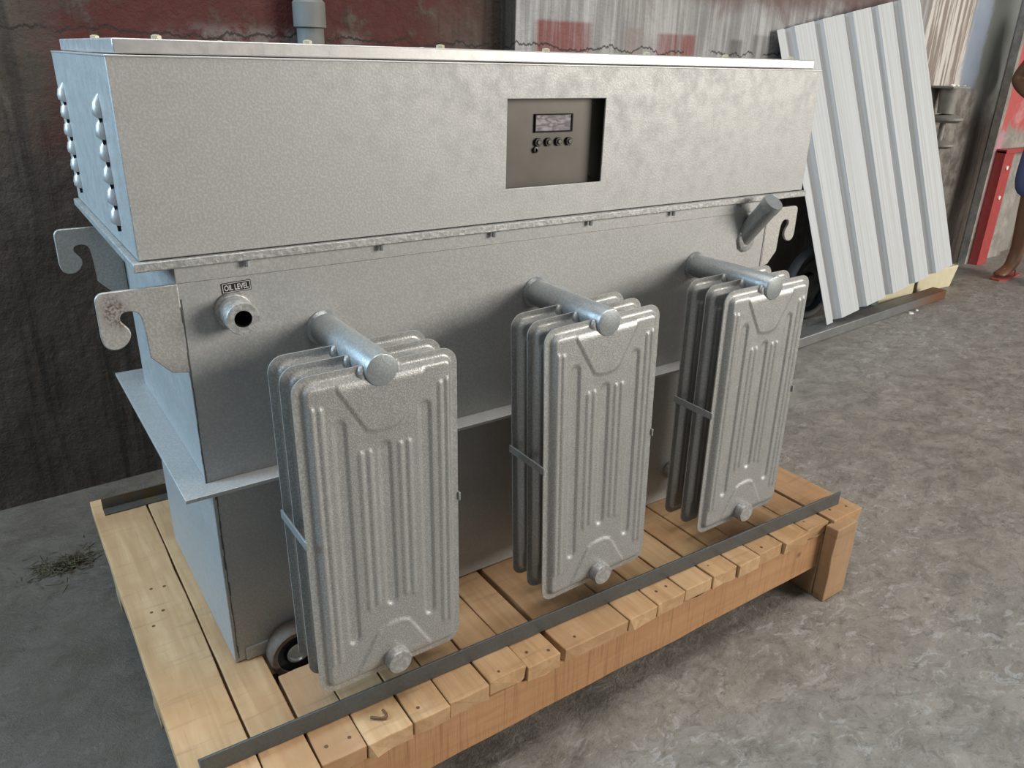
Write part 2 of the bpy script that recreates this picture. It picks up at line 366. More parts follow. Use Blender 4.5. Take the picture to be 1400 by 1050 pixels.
# cabinet (upper box), hollow behind its window
L, DB, ZB = 1.5, .5985, -.2703
wx0, wx1, wz0, wz1 = .628, .853, -.211, -.057
mb = MB(); th = .004
mb.box((0, 0, ZB), (wx0, th, 0)); mb.box((wx1, 0, ZB), (L, th, 0)); mb.box((wx0, 0, ZB), (wx1, th, wz0)); mb.box((wx0, 0, wz1), (wx1, th, 0))
mbf = MB()
# one-piece front sheet with a window: ring of quads, front and back
def framed(mb, x0, x1, z0, z1, a0, a1, b0, b1, ya, yb):
    o = [(x0, z0), (x1, z0), (x1, z1), (x0, z1)]; i = [(a0, b0), (a1, b0), (a1, b1), (a0, b1)]
    vs = [(p[0], ya, p[1]) for p in o] + [(p[0], ya, p[1]) for p in i] + [(p[0], yb, p[1]) for p in o] + [(p[0], yb, p[1]) for p in i]
    fs = []
    for k in range(4):
        j = (k + 1) % 4
        fs += [(k, j, 4 + j, 4 + k), (8 + j, 8 + k, 12 + k, 12 + j), (4 + k, 4 + j, 12 + j, 12 + k), (j, k, 8 + k, 8 + j)]
    mb.add(vs, fs)
framed(mbf, 0, L, ZB, 0, wx0, wx1, wz0, wz1, 0, th)
cab = obj('cabinet', mbf, 'silver_paint', TR, bevel=.0012)
mb = MB(); mb.box((0, th, ZB), (.005, DB, 0)); sidep = obj('cabinet_side', mb, 'silver_paint', TR, bevel=.0012)
mb = MB(); mb.box((L - .005, th, ZB), (L, DB, 0)); obj('cabinet_side', mb, 'silver_paint', TR, bevel=.0012)
mb = MB(); mb.box((.005, DB - .004, ZB), (L - .005, DB, 0)); obj('cabinet_back', mb, 'silver_paint', TR, bevel=.0012)
# rim lip at the cabinet's top
mb = MB(); framed(mb, -.001, L + .001, -.001, DB + .001, .03, L - .03, .03, DB - .03, -.0022, .0008)
mb.v = [Vector((v.x, v.z, v.y)) for v in mb.v]; obj('cabinet_rim', mb, 'silver_lid', TR, bevel=.001)
# louvres on the left side: hoods open at the bottom
def louvre(k=1.0):
    mb = MB(); prof = [(0, .017), (.004, .013), (.0095, .005), (.0115, -.004), (.011, -.012), (.006, -.0165)]   # (bulge, z) along the hood
    rings = []; n = 7; vs = []
    for d, z in prof:
        wd = .0045 + .0085 * math.sin(math.pi * min(1, max(0, (.019 - z) / .036)) * .62)
        ring = []
        for i in range(n):
            a = math.pi * i / (n - 1); ring.append(len(vs)); vs.append((-d * math.sin(a) * 1.0 - .0002, math.cos(a) * wd, z))
        rings.append(ring)
    fs = [(A[i], A[i+1], B[i+1], B[i]) for A, B in zip(rings, rings[1:]) for i in range(n - 1)]
    mb.add(vs, fs); mb.v = [v * k for v in mb.v]
    mb.add([(-.0012, .006 * k, -.0125 * k), (-.0012, -.006 * k, -.0125 * k), (-.0012, 0, -.020 * k)], [(0, 1, 2)])
    return mb
lv = obj('louvre', louvre(1.0), 'silver_lid', local=True, smooth=60); lv.parent = sidep
lh = MB(); lh.prism([(.002, -.0120), (-.0095, -.0130), (-.0080, -.0255), (-.0045, -.0215)], -.0045, -.0002, lambda a, b, e: (e, a, b)); lho = obj('louvre_slot', lh, 'black_void', local=True, smooth=0); lho.parent = sidep
first = True
for y, ks in ((.517, 1.0), (.117, 1.0)):
    for z in (-.068, -.098, -.129, -.161, -.192, -.222):
        p = W((0, y, z)) - wpos(sidep)
        if first: lv.location = p; lho.location = p; first = False
        else: copy_to(lv, sidep, p); copy_to(lho, sidep, p)
# lid
mb = MB(); mb.box((.012, .006, .002), (1.478, .555, .021)); lid = obj('lid', mb, 'silver_lid', TR, bevel=.002)
hb = MB(); hb.lathe((0, 0, 0), (0, 0, 1), [(0, 0), (.007, 0), (.007, .0045), (.004, .006), (0, .0062)], 6)
hb0 = obj('lid_bolt', hb, 'brass_bolt', local=True, smooth=0); hb0.parent = lid
for i, (x, y) in enumerate(((.035, .30), (.075, .045), (.29, .045), (.52, .045), (.74, .045), (.99, .045), (1.22, .045), (1.44, .045), (.29, .52), (.74, .52), (1.22, .52))):
    p = W((x, y, .0208)) - wpos(lid)
    if i == 0: hb0.location = p
    else: copy_to(hb0, lid, p)
# control panel behind the window
mb = MB(); mb.box((.60, .024, -.235), (.88, .028, -.035)); cpn = obj('control_panel', mb, 'control_plate', TR); cpn['label'] = 'dark recessed control panel with small display'
mb = MB(); framed(mb, .7035, .7925, -.1172, -.0845, .706, .789, -.1145, -.0865, .0205, .0245); obj('display_edge_shadow', mb, 'black_void', cpn, bevel=.0006)  # black border painting the shadow around the edges of the recessed display
mb = MB(); mb.box((.706, .0225, -.1145), (.789, .0245, -.0865)); obj('display', mb, 'display_glass', cpn)
btn = MB(); btn.lathe((0, 0, 0), (0, -1, 0), [(.0078, 0), (.0078, .004), (.0068, .005), (.0048, .005), (.0046, .0025)], 24); btn.lathe((0, 0, 0), (0, -1, 0), [(.0046, .0025), (.0, .0025)], 24)
btc = MB(); btc.lathe((0, 0, 0), (0, -1, 0), [(0, 0), (.0042, 0), (.0042, .0065), (.0034, .0075), (0, .0076)], 20)
b0 = obj('button_ring', btn, 'black_rubber', local=True); b0.parent = cpn; b1 = obj('button', btc, 'control_plate', local=True); b1.parent = cpn
for i, x in enumerate((.712, .736, .760, .785)):
    p = W((x, .024, -.1345)) - wpos(cpn)
    if i == 0: b0.location = p; b1.location = p
    else: copy_to(b0, cpn, p); copy_to(b1, cpn, p)
mb = MB(); mb.lathe((.7075, .024, -.148), (0, -1, 0), [(.0055, 0), (.0055, .004), (.003, .0045), (.0028, .002), (0, .002)], 18); obj('indicator', mb, 'black_rubber', cpn)
scr = MB(); scr.lathe((0, 0, 0), (0, -1, 0), [(.003, 0), (.003, .0015), (0, .002)], 10); s0 = obj('screw', scr, 'rusty_iron', local=True); s0.parent = cpn
for i, (x, z) in enumerate(((.640, -.066), (.842, -.066), (.842, -.2), (.640, -.2))):
    p = W((x, .024, z)) - wpos(cpn)
    if i == 0: s0.location = p
    else: copy_to(s0, cpn, p)
# cabinet base flange
mb = MB(); mb.box((-.009, -.009, ZB - .0150), (L + .006, DB + .009, ZB - .0015)); fl1 = obj('base_flange', mb, 'silver_rough', TR, bevel=.002)
# tank
X0, X1, Y0, Y1 = .0453, 1.395, .0051, .505
ZM = -.6491
mb = MB(); mb.box((X0 + .004, Y0 + .004, ZM), (X1 - .004, Y1, -.287)); tank = obj('tank', mb, 'silver_paint', TR, bevel=.0015)
mb = MB(); mb.box((X0, Y0 - .003, -.3105), (X1 + .01, Y1, -.2862)); rim = obj('tank_rim', mb, 'silver_paint', TR, bevel=.001)
rb = MB(); rb.lathe((0, 0, 0), (0, 0, -1), [(0, 0), (.0042, 0), (.0042, .009), (0, .010)], 8); r0 = obj('rim_bolt', rb, 'silver_pipe', local=True); r0.parent = rim
for i, x in enumerate((.15, .375, .60, .83, 1.06, 1.28)):
    p = W((x, -.0055, -.2855)) - wpos(rim)
    if i == 0: r0.location = p
    else: copy_to(r0, rim, p)
# hooked end plates: front and back faces of the tank carry a lifting hook at each end
def arc(cx, cz, r, a0, a1, n=8): return [(cx + r * math.cos(math.radians(a0 + (a1 - a0) * i / n)), cz + r * math.sin(math.radians(a0 + (a1 - a0) * i / n))) for i in range(n + 1)]
def chaikin(p, n=2):
    for _ in range(n): p = [q for a, b in zip(p, p[1:]) for q in ((a[0] * .75 + b[0] * .25, a[1] * .75 + b[1] * .25), (a[0] * .25 + b[0] * .75, a[1] * .25 + b[1] * .75))]
    return p
def hook_poly():                                   # left front hook in x,z
    p = [(.0485, -.311)] + arc(-.052, -.323, .012, 90, 180, 4)
    p += chaikin([(-.064, -.355), (-.065, -.380), (-.060, -.394), (-.048, -.3985), (-.034, -.394), (-.025, -.382), (-.0245, -.371), (-.031, -.362), (-.0365, -.3545), (-.034, -.3455), (-.0255, -.3425), (-.015, -.3435), (-.0085, -.350), (-.0058, -.365), (-.0045, -.39)])
    return p + [(-.004, -.418), (.023, -.448), (.0455, -.452), (.0485, -.452)]
def hook_obj(mirror, ya, yb):
    mb = MB(); pl = hook_poly()
    if mirror: pl = [(1.440 - a, b + .002) for a, b in pl]
    mb.prism(pl, ya, yb, lambda a, b, e: (a, e, b)); return obj('lifting_hook', mb, 'hook_paint', TR, bevel=.0015)
h1 = hook_obj(False, Y0 - .0003, Y0 + .006); h1['label'] = 'rust-stained lifting hook'
hook_obj(False, .497, .505); hook_obj(True, Y0 - .0005, Y0 + .006); hook_obj(True, .497, .505)
# front and side plates with a weld seam close to the corner
mb = MB(); mb.box((X0 + .001, Y0, ZM), (X1 - .001, Y0 + .004, -.3105)); obj('front_plate', mb, 'silver_paint', TR, bevel=.001)
def seam(name, a, b, amp, parent):
    mb = MB(); a = Vector(a); b = Vector(b); n = 26; pts = []
    for i in range(n + 1):
        p = a.lerp(b, i / n); p.x += amp * mnoise.noise(Vector((i * .7, a.z * 9, 2))); pts.append(p)
    for p, q in zip(pts, pts[1:]): mb.box((min(p.x, q.x) - .0005, p.y - .0009, min(p.z, q.z)), (max(p.x, q.x) + .0005, p.y + .001, max(p.z, q.z)))
    return obj(name, mb, 'seam_dark', parent, smooth=0)
seam('weld_seam', (.050, Y0, -.335), (.0475, Y0, ZM), .005, TR)
seam('weld_seam', (1.388, Y0, -.315), (1.388, Y0, -.47), .002, TR)
# middle flange and lower tank
mb = MB(); mb.box((X0 - .0395, Y0 - .0396, ZM - .007), (X1 + .04, Y1 + .09, ZM)); obj('tank_flange', mb, 'silver_paint', TR, bevel=.0012)
mb = MB(); mb.box((.0552, .0149, DK + .001), (X1 - .008, .50, ZM - .007)); lt = obj('lower_tank', mb, 'silver_paint', TR, bevel=.0015)
seam('weld_seam', (.062, .0149, ZM - .012), (.0615, .0149, DK + .01), .004, TR)
mb = MB(); mb.box((.075, .0105, -1.0395), (.24, .0155, -1.013)); obj('wheel_bracket', mb, 'silver_paint', TR, bevel=.001)
mb = MB(); mb.box((1.21, .0105, -1.0395), (1.375, .0155, -1.013)); obj('wheel_bracket', mb, 'silver_paint', TR, bevel=.001)
# wheels let into the deck
whe = part_empty('wheel', (.160, -.012, -1.036), TR)
mb = MB(); mb.lathe((.160, .012, -1.036), (0, -1, 0), [(.030, 0), (.049, 0), (.052, .004), (.052, .036), (.049, .040), (.041, .040), (.039, .037)], 36); obj('tread', mb, 'wheel_tread', whe)
mb = MB(); mb.lathe((.160, .012, -1.036), (0, -1, 0), [(.030, 0), (.0405, .004), (.0405, .034), (.030, .031), (.024, .030), (.022, .034), (0, .034)], 36); obj('wheel_disc', mb, 'dark_wheel', whe)
mb = MB(); mb.lathe((.160, .012, -1.036), (0, -1, 0), [(.019, .033), (.021, .0365), (.017, .0375), (.015, .034), (.012, .0345), (0, .036)], 30); obj('hub', mb, 'silver_pipe', whe)
for (x, y) in ((1.29, -.012), (.160, .49), (1.29, .49)):
    w2 = part_empty('wheel', (x, y, -1.036), TR)
    for ch in list(whe.children): copy_to(ch, w2)
# oil level fitting and its plate
og = MB(); og.lathe((.124, Y0, -.3635), (0, -1, 0), [(.0285, -.001), (.030, .003), (.0275, .009), (.0255, .010), (.0255, .050), (.0245, .052), (.0135, .052), (.0135, .012), (0, .012)], 32)
ogo = obj('oil_level_fitting', og, 'silver_rough', TR)
mb = MB(); mb.lathe((.124, Y0 - .0125, -.3635), (0, -1, 0), [(.0133, 0), (.0133, .037), (.0128, .037), (.0128, .001), (0, .001)], 24); obj('bore', mb, 'black_void', ogo)
def text_mesh(body, size):
    cu = bpy.data.curves.new('txt', 'FONT'); cu.body = body; cu.size = size; cu.align_x = 'CENTER'; cu.align_y = 'CENTER'; cu.extrude = .0002; cu.offset = .00012
    o = bpy.data.objects.new('txt', cu); C.objects.link(o); dg = bpy.context.evaluated_depsgraph_get(); me = bpy.data.meshes.new_from_object(o.evaluated_get(dg))
    bpy.data.objects.remove(o); return me
mb = MB(); mb.box((-.0225, -.0008, -.0082), (.0225, .0002, .0082)); lb = obj('name_plate', mb, 'black_rubber', local=True, smooth=0); lb.parent = TR
lb.location = W((.1325, Y0 - .0002, -.3265)) - wpos(TR); lb.rotation_euler = (0, math.radians(-2), 0); lb['label'] = 'black plate reading OIL LEVEL'
mb = MB(); framed(mb, -.0212, .0212, -.0070, .0070, -.0204, .0204, -.0063, .0063, -.0011, -.0007); o = obj('plate_border', mb, 'white_print', local=True, smooth=0); o.parent = lb
me = text_mesh('OIL LEVEL', .0122); xs = [v.co.x for v in me.vertices]; kx = .0368 / (max(xs) - min(xs)); mx = (max(xs) + min(xs)) / 2; ys = [v.co.y for v in me.vertices]; my = (max(ys) + min(ys)) / 2
for v in me.vertices: v.co = Vector(((v.co.x - mx) * kx, -.0010 - v.co.z, (v.co.y - my)))
me.materials.clear(); me.materials.append(MT['white_print']); tx = bpy.data.objects.new('lettering', me); C.objects.link(tx); tx.parent = lb
# stub pipe near the right hook
sb = Vector((1.321, Y0 + .01, -.373)); sd = (Vector((1.322, -.062, -.286)) - Vector((1.321, Y0, -.373))).normalized()
mb = MB(); mb.lathe(sb, sd, [(.0225, 0), (.0225, .100), (.0240, .101), (.0240, .119), (.0232, .121), (0, .121)], 30); obj('filler_pipe', mb, 'silver_pipe', TR)
mb = MB(); mb.lathe((1.321, Y0 - .0005, -.375), (0, -1, 0), [(.030, 0), (.0285, .004), (.024, .006), (.012, .007)], 24)
for i, v in enumerate(mb.v): mb.v[i] = v + Vector((mnoise.noise(v * 90) * .002, 0, mnoise.noise(v * 90 + Vector((3, 1, 2))) * .002))
obj('weld_bead', mb, 'silver_rough', TR)

# ------------------------------------------------------------------ radiators
HW, HH, CR = .1335, .572, .026
def capsule(x, z, xc, z0, z1, r):                  # soft vertical rib
    zz = min(max(z, z1), z0); d = math.hypot(x - xc, z - zz); return max(0.0, 1 - d / r)
def sst(a, b, x):
    t = min(1, max(0, (x - a) / (b - a))); return t * t * (3 - 2 * t)
def trapezoid(x, z):                               # >0 inside the U-shaped pocket below the header
    def ins(zz):                                   # zz: depth from top edge
        if zz < .0: return -1
        t = (zz - .028) / (.108 - .028); w = .072 - .046 * min(1, max(0, t))
        d1 = w - abs(x); d2 = .108 - zz - max(0, abs(x) - .012) * .35
        return min(d1, d2)
    return max(ins(-z), ins(z + HH + .004))
def relief(x, z):
    dx = HW - abs(x); dz = min(-z, z + HH); 
    ax, az = CR - dx, CR - dz
    e = (CR - math.hypot(ax, az)) if ax > 0 and az > 0 else min(dx, dz)
    h = .0085 * sst(.011, .019, e)                 # pillow inside the flat rim
    if e > .02:
        tr = trapezoid(x, z)
        h += .0026 * sst(0, .0035, tr) * sst(.017, .03, e)
        v = 0.0
        for xc, z0, z1, r, k in ((.0705, -.086, -.475, .0115, .0042), (-.0705, -.086, -.475, .0115, .0042), (0, -.137, -.423, .0115, .0042)):
            v = min(v, -k * .8 * sst(0, .42, capsule(x, z, xc, z0, z1, r)))
        for xc, z0, z1 in ((.098, -.052, -.508), (.1105, -.05, -.51), (.026, -.138, -.42), (.0405, -.138, -.425)):
            for sgn in (1, -1): v += (.0020 * sst(0, .6, capsule(x, z, sgn * xc, z0, z1, .0058)))
        h += v
    return h
def fin_mesh():
    nx, nz = 112, 0; zs = []
    for i in range(9): zs.append(-CR * (1 - math.cos(math.pi / 2 * i / 9)))
    m = 150; zs += [-(CR + (HH - 2 * CR) * i / m) for i in range(m + 1)]
    zs += [-(HH - CR * (1 - math.cos(math.pi / 2 * i / 9))) for i in range(8, -1, -1)]
    nz = len(zs); vs = []; T = .0014
    for side in (-1, 1):
        for z in zs:
            dz = min(-z, z + HH); hw = HW if dz >= CR else HW - CR + math.sqrt(max(0, CR * CR - (CR - dz) ** 2))
            for i in range(nx + 1):
                x = hw * (2 * i / nx - 1); vs.append((x, side * (T + relief(x, z)), z))
    fs = []; N = (nx + 1) * nz
    for s in (0, 1):
        for j in range(nz - 1):
            for i in range(nx):
                a = s * N + j * (nx + 1) + i; q = (a, a + 1, a + nx + 2, a + nx + 1); fs.append(q if s == 0 else q[::-1])
    per = [i for i in range(nx + 1)] + [j * (nx + 1) + nx for j in range(1, nz)] + [(nz - 1) * (nx + 1) + i for i in range(nx - 1, -1, -1)] + [j * (nx + 1) for j in range(nz - 2, 0, -1)]
    for a, b in zip(per, per[1:] + per[:1]): fs.append((a, b, b + N, a + N))
    mb = MB(); mb.add(vs, fs); return mb
FY = (-.205, -.155, -.105); PZ = -.4165
def make_radiator(xc):
    r = part_empty('radiator', (xc, -.1, -.70), TR)
    f0 = obj('fin', fin_mesh(), 'silver_radiator', local=True, smooth=50); f0.parent = r
    for i, y in enumerate(FY):
        p = W((xc, y, -.408)) - wpos(r)
        if i == 0: f0.location = p
        else: copy_to(f0, r, p)
    mb = MB(); R_ = .0262
    mb.lathe((xc, Y0 + .004, PZ), (0, -1, 0), [(R_ + .004, 0), (R_ + .0045, .006), (R_, .011), (R_, .2255), (R_ - .0015, .228), (R_ - .003, .2285), (0, .229)], 36); obj('header_pipe', mb, 'silver_pipe', r)
    mb = MB(); mb.lathe((xc, Y0 + .008, -.953), (0, -1, 0), [(.023, 0), (.023, .243), (.021, .2475), (0, .248)], 30); obj('return_pipe', mb, 'silver_rough', r)
    wb = MB(); wb.lathe((0, 0, 0), (0, 0, 1), [(0, -.012), (.007, -.010), (.008, -.003), (.0065, .003), (.0035, .008), (0, .010)], 10)
    for i, v in enumerate(wb.v): wb.v[i] = v + Vector((mnoise.noise(v * 150), mnoise.noise(v * 150 + Vector((5, 5, 5))), 0)) * .002
    w0 = obj('weld', wb, 'silver_rough', local=True, smooth=60); w0.parent = r
    for i, y in enumerate(FY):
        for s in (-1, 1):
            p = W((xc + s * .0285, y - .002, -.4165)) - wpos(r)
            if i == 0 and s == -1: w0.location = p
            else: copy_to(w0, r, p)
    st = MB(); st.box((-.0016, -.0555, -.0075), (.0016, .0555, .0075)); t0 = obj('strap', st, 'silver_pipe', local=True, bevel=.0006); t0.parent = r
    t0.location = W((xc - HW - .0012, -.155, -.679)) - wpos(r); copy_to(t0, r, W((xc + HW + .0012, -.155, -.679)) - wpos(r))
    return r
RX = (.270, .718, 1.160)
ra = make_radiator(RX[0]); ra.rotation_euler = (0, math.radians(-.4), 0); ra['label'] = 'radiator nearest the oil level plate'
for xc, tilt, lab in ((RX[1], -2.2, 'middle radiator'), (RX[2], -.9, 'radiator nearest the filler pipe')):
    r = part_empty('radiator', (xc, -.1, -.70), TR, lab)
    for ch in list(ra.children):
        c = copy_to(ch, r)
    r.rotation_euler = (0, math.radians(tilt), 0)

# ------------------------------------------------------------------ pallet
PL = thing('wooden_pallet', (.74, .25, FZ), 'rough timber pallet of wide boards under the silver transformer', 'pallet')
edges = [-.088, .0225, .1025, .182, .267, .340, .424, .507, .589, .758, .842, .927, 1.012, 1.092, 1.168, 1.258, 1.352, 1.443, 1.566]
gaps = {.0225: .004, .589: .011, .424: .003, .758: .003, 1.352: .006, 1.443: .008, 1.092: .005, .842: .005}
def board_mesh(x0, x1, y0, y1, zt, th, seed, xb0=0.0, xb1=0.0, chip=.0032):
    rr = random.Random(seed); ny = 14; mb = MB(); rows = []
    ys = [y0 + (y1 - y0) * (i / ny) ** 1.4 for i in range(ny + 1)]
    crown = [0, .18, .5, .82, 1]
    o1, o2 = rr.random() * 50, rr.random() * 50
    for i, y in enumerate(ys):
        t = (y - y0) / (y1 - y0); a = x0 + xb0 * t + .0018 * mnoise.noise(Vector((y * 9, o1, 0))); b = x1 + xb1 * t + .0018 * mnoise.noise(Vector((y * 9, o2, 5)))
        row = []
        for q in crown:
            yy = y + (rr.uniform(-chip, chip) * .55 if i in (0, ny) else 0); row.append((a + (b - a) * q, yy, zt + rr.uniform(-.0006, .0006)))
        bot = []
        for q in crown[::-1]:
            yy = y + (rr.uniform(-chip * .3, chip * 1.1) if i == 0 else 0); bot.append((a + (b - a) * q, yy, zt - th))
        rows.append(row + bot)
    n = 10; vs = [p for r in rows for p in r]; fs = []
    for i in range(ny):
        for j in range(n): fs.append((i * n + j, i * n + (j + 1) % n, (i + 1) * n + (j + 1) % n, (i + 1) * n + j))
    fs.append(tuple(range(n))[::-1]); fs.append(tuple(range(ny * n, ny * n + n)))
    mb.add(vs, fs); return mb
nail = MB(); nail.lathe((0, 0, 0), (0, 0, 1), [(0, -.004), (.0034, -.003), (.0034, .0003), (0, .0008)], 10); nail_me = None
k = 0
for a, b in zip(edges, edges[1:]):
    g0, g1 = gaps.get(a, .0034), gaps.get(b, .0034)
    k += 1; rr = random.Random(k * 3 + 1); yf = -.2865 + rr.uniform(-.004, .006); th = .034 + rr.uniform(-.003, .002); zt = DK - (0 if k < 3 else rr.uniform(0, .003))
    tb = {1: (0, .010), 2: (.010, .006), 3: (.006, 0)}.get(k, (0, 0))
    segs = [(yf, .774)]
    if a in (.1025, .182) : segs = [(yf, -.054), (.075, .43), (.55, .774)]
    if a in (1.168, 1.258, 1.352) and a < 1.3: segs = [(yf, -.058), (.05, .43), (.55, .774)]
    for (ya, yb) in segs:
        bo = obj('deck_board', board_mesh(a + g0 / 2, b - g1 / 2, ya, yb, zt, th, k * 7 + int(ya * 100), *tb), 'deck_wood', PL, smooth=0, bevel=.0018)
        if ya < -.2:
            for j in range(2 if k in (3, 8, 11, 18) else 1 if k % 2 else 0):
                nx_ = a + (b - a) * (.3 + .42 * j + rr.uniform(-.06, .06)); ny_ = -.262 + rr.uniform(-.008, .014); p = W((nx_, ny_, zt)) - wpos(bo)
                if nail_me is None:
                    nl = obj('nail', nail, 'rusty_iron', local=True); nail_me = nl.data
                else: nl = bpy.data.objects.new('nail', nail_me); C.objects.link(nl)
                nl.parent = bo; nl.location = p
for (x, y) in ((-.030, .33), (-.005, .325), (-.045, .25), (-.024, .245), (-.05, .205)):       # old nail holes on the outermost board
    nl = bpy.data.objects.new('nail', nail_me); C.objects.link(nl); b1_ = [c for c in PL.children if c.name.startswith('deck_board')][0]; nl.parent = b1_; nl.location = W((x, y, DK)) - wpos(b1_)
def beam(x0, x1, y0, y1, z0, z1, mat, seed, name):
    mb = MB(); n = 24; rr = random.Random(seed); vs = []; fs = []
    for i in range(n + 1):
        x = x0 + (x1 - x0) * i / n; w = .002 * mnoise.noise(Vector((x * 6, seed, 0)))
        vs += [(x, y0 + w, z0 + w * 1.5), (x, y1, z0), (x, y1, z1), (x, y0 + w, z1)]
    for i in range(n):
        for j in range(4): fs.append((i * 4 + j, i * 4 + (j + 1) % 4, i * 4 + 4 + (j + 1) % 4, i * 4 + 4 + j))
    fs += [(0, 1, 2, 3), (n * 4 + 3, n * 4 + 2, n * 4 + 1, n * 4)]
    mb.add(vs, fs); return obj(name, mb, mat, PL, bevel=.003, smooth=0)
ZT = DK - .0372
beam(-.075, 1.425, -.279, -.205, -1.178, ZT, 'beam_wood', 3, 'bearer')
beam(-.075, 1.555, .10, .17, -1.178, ZT, 'beam_wood', 9, 'bearer')
beam(-.075, 1.555, .69, .765, -1.178, ZT, 'beam_wood', 14, 'bearer')
def leg(x0, x1, y0, y1, top, seed, name='pallet_leg'):
    rr = random.Random(seed); mb = MB(); vs = []; zs = [FZ, FZ + .02, FZ + .08, FZ + .14, top]
    for z in zs:
        j = lambda: rr.uniform(-.002, .002)
        vs += [(x0 + j(), y0 + j(), z), (x1 + j(), y0 + j(), z), (x1 + j(), y1, z), (x0 + j(), y1, z)]
    fs = [(3, 2, 1, 0), (16, 17, 18, 19)] + [(4 * i + j, 4 * i + (j + 1) % 4, 4 * i + 4 + (j + 1) % 4, 4 * i + 4 + j) for i in range(4) for j in range(4)]
    mb.add(vs, fs); return obj(name, mb, 'leg_wood', PL, bevel=.003, smooth=0)
leg(1.428, 1.515, -.315, -.282, -1.050, 5, 'corner_post')
leg(1.428, 1.54, -.280, -.20, ZT, 6); leg(-.075, .02, -.2, -.10, ZT, 7)
for x in (-.075, .72, 1.45):
    leg(x, x + .09, .171, .25, ZT, int(x * 9) + 20); leg(x, x + .09, .60, .689, ZT, int(x * 9) + 40)

# angle irons on the deck
def angle_iron(name, a, b, leg_h, t, back, mat, label):
    a = Vector(a); b = Vector(b); d = (b - a).normalized(); nrm = Vector((-d.y, d.x, 0)) * back; mb = MB()
    prof = [(0, 0), (leg_h, 0), (leg_h, t), (t, t), (t, leg_h), (0, leg_h)]      # (across, up)
    mb.prism(prof, 0, (b - a).length, lambda p, q, e: a + d * e + nrm * p + Vector((0, 0, q)))
    return tag(obj(name, mb, mat, origin=(a + b) / 2, bevel=.0006, smooth=0), label, 'angle iron')
angle_iron('angle_iron', (-.060, -.205, DK), (1.528, -.246, DK), .036, .0035, 1, 'mill_steel', 'long grey angle iron lying across the front of the pallet boards')
angle_iron('angle_iron', (-.064, .716, DK), (1.50, .722, DK), .032, .0035, -1, 'mill_steel_rusty', 'rust-tinged angle iron on the pallet behind the transformer by the wall')
# bent nail lying on a board
mb = MB(); p0 = Vector((.2085, -.240, DK + .0035)); mb.tube([p0, p0 + Vector((.014, -.012, 0)), p0 + Vector((.0235, -.014, 0)), p0 + Vector((.026, -.007, 0)), p0 + Vector((.0245, .004, 0))], .0024, 8)
tag(obj('bent_nail', mb, 'rusty_iron', origin=p0), 'small rusty bent nail lying on a front deck board', 'nail')

# ------------------------------------------------------------------ corrugated sheets leaning on the wall
CAM = Vector((-0.1782, -1.1911, 0.0096)); sk = .975
P0 = CAM + (Vector((3.384, 1.058, -1.223)) - CAM) * sk
e1 = Vector((.979, -.056, .195)).normalized(); up = Vector((-.174, .26, .95)); up = (up - e1 * up.dot(e1)).normalized(); nn = e1.cross(up).normalized()
if nn.y > 0: nn = -nn                                # towards the camera
SW, SH = 1.08 * sk, 1.474 * sk
crests = [(-.02, .050), (.118, .254), (.318, .470), (.535, .672), (.728, .843), (.912, 1.062)]
def sheet(shift, off, dw):
    prof = [(0.0, 0.0), (.046, 0.0)]; D = .033
    for i, (a, b) in enumerate(crests[1:]):
        prof += [(crests[i][1] + .008, -D), (a - .030, -D), (a - .001, -.0)]
        w = b - a
        for q in (.33, .66): prof += [(a + w * q - .006, 0), (a + w * q, -.0010), (a + w * q + .006, 0)]
        prof += [(b, 0)]
    n = len(prof); vs = []; fs = []; nv = 6; t = .0016
    for side in (0, 1):
        for j in range(nv + 1):
            for s, dpt in prof:
                vs.append(e1 * (s * sk + shift) + up * (SH * j / nv + dw) + nn * (dpt + off - side * t))
    N = n * (nv + 1)
    for j in range(nv):
        for i in range(n - 1):
            q = (j * n + i, j * n + i + 1, (j + 1) * n + i + 1, (j + 1) * n + i); fs += [q, tuple(x + N for x in q[::-1])]
    per = list(range(n)) + [j * n + n - 1 for j in range(1, nv + 1)] + [nv * n + i for i in range(n - 2, -1, -1)] + [j * n for j in range(nv - 1, 0, -1)]
    for a, b in zip(per, per[1:] + per[:1]): fs.append((a, b, b + N, a + N))
    mb = MB(); mb.add(vs, fs); return mb
def sheet_obj(shift, off, dw, label):
    # local frame: X across the ribs, Z along them, so that the rolled streaks follow the ribs
    mb = sheet(shift, off, dw); B = Matrix((e1, -nn, up)); mb.v = [B @ v for v in mb.v]
    o = obj('corrugated_sheet', mb, 'galvanised_sheet', local=True, smooth=20)
    M = B.transposed().to_4x4(); M.translation = W(P0); o.matrix_world = M
    return tag(o, label, 'metal sheet')
sheet_obj(0, 0, -.018, 'tall corrugated metal sheet with wide pale ribs leaning against the wall')

# bar on the floor in front of the sheets
bA = Vector((2.75, .9246, FZ)); bB = Vector((4.56, 1.052, FZ)); bd = (bB - bA).normalized(); bn = Vector((-bd.y, bd.x, 0)); mb = MB()
mb.prism([(0, 0), (.085, 0), (.085, .053), (.0, .053)], 0, (bB - bA).length, lambda p, q, e: bA + bd * e + bn * p + Vector((0, 0, q)))
tag(obj('steel_bar', mb, 'bar_steel', origin=(3.3, .98, FZ), bevel=.004), 'grey steel bar on the floor below the corrugated sheet, rusty at one end', 'steel bar')
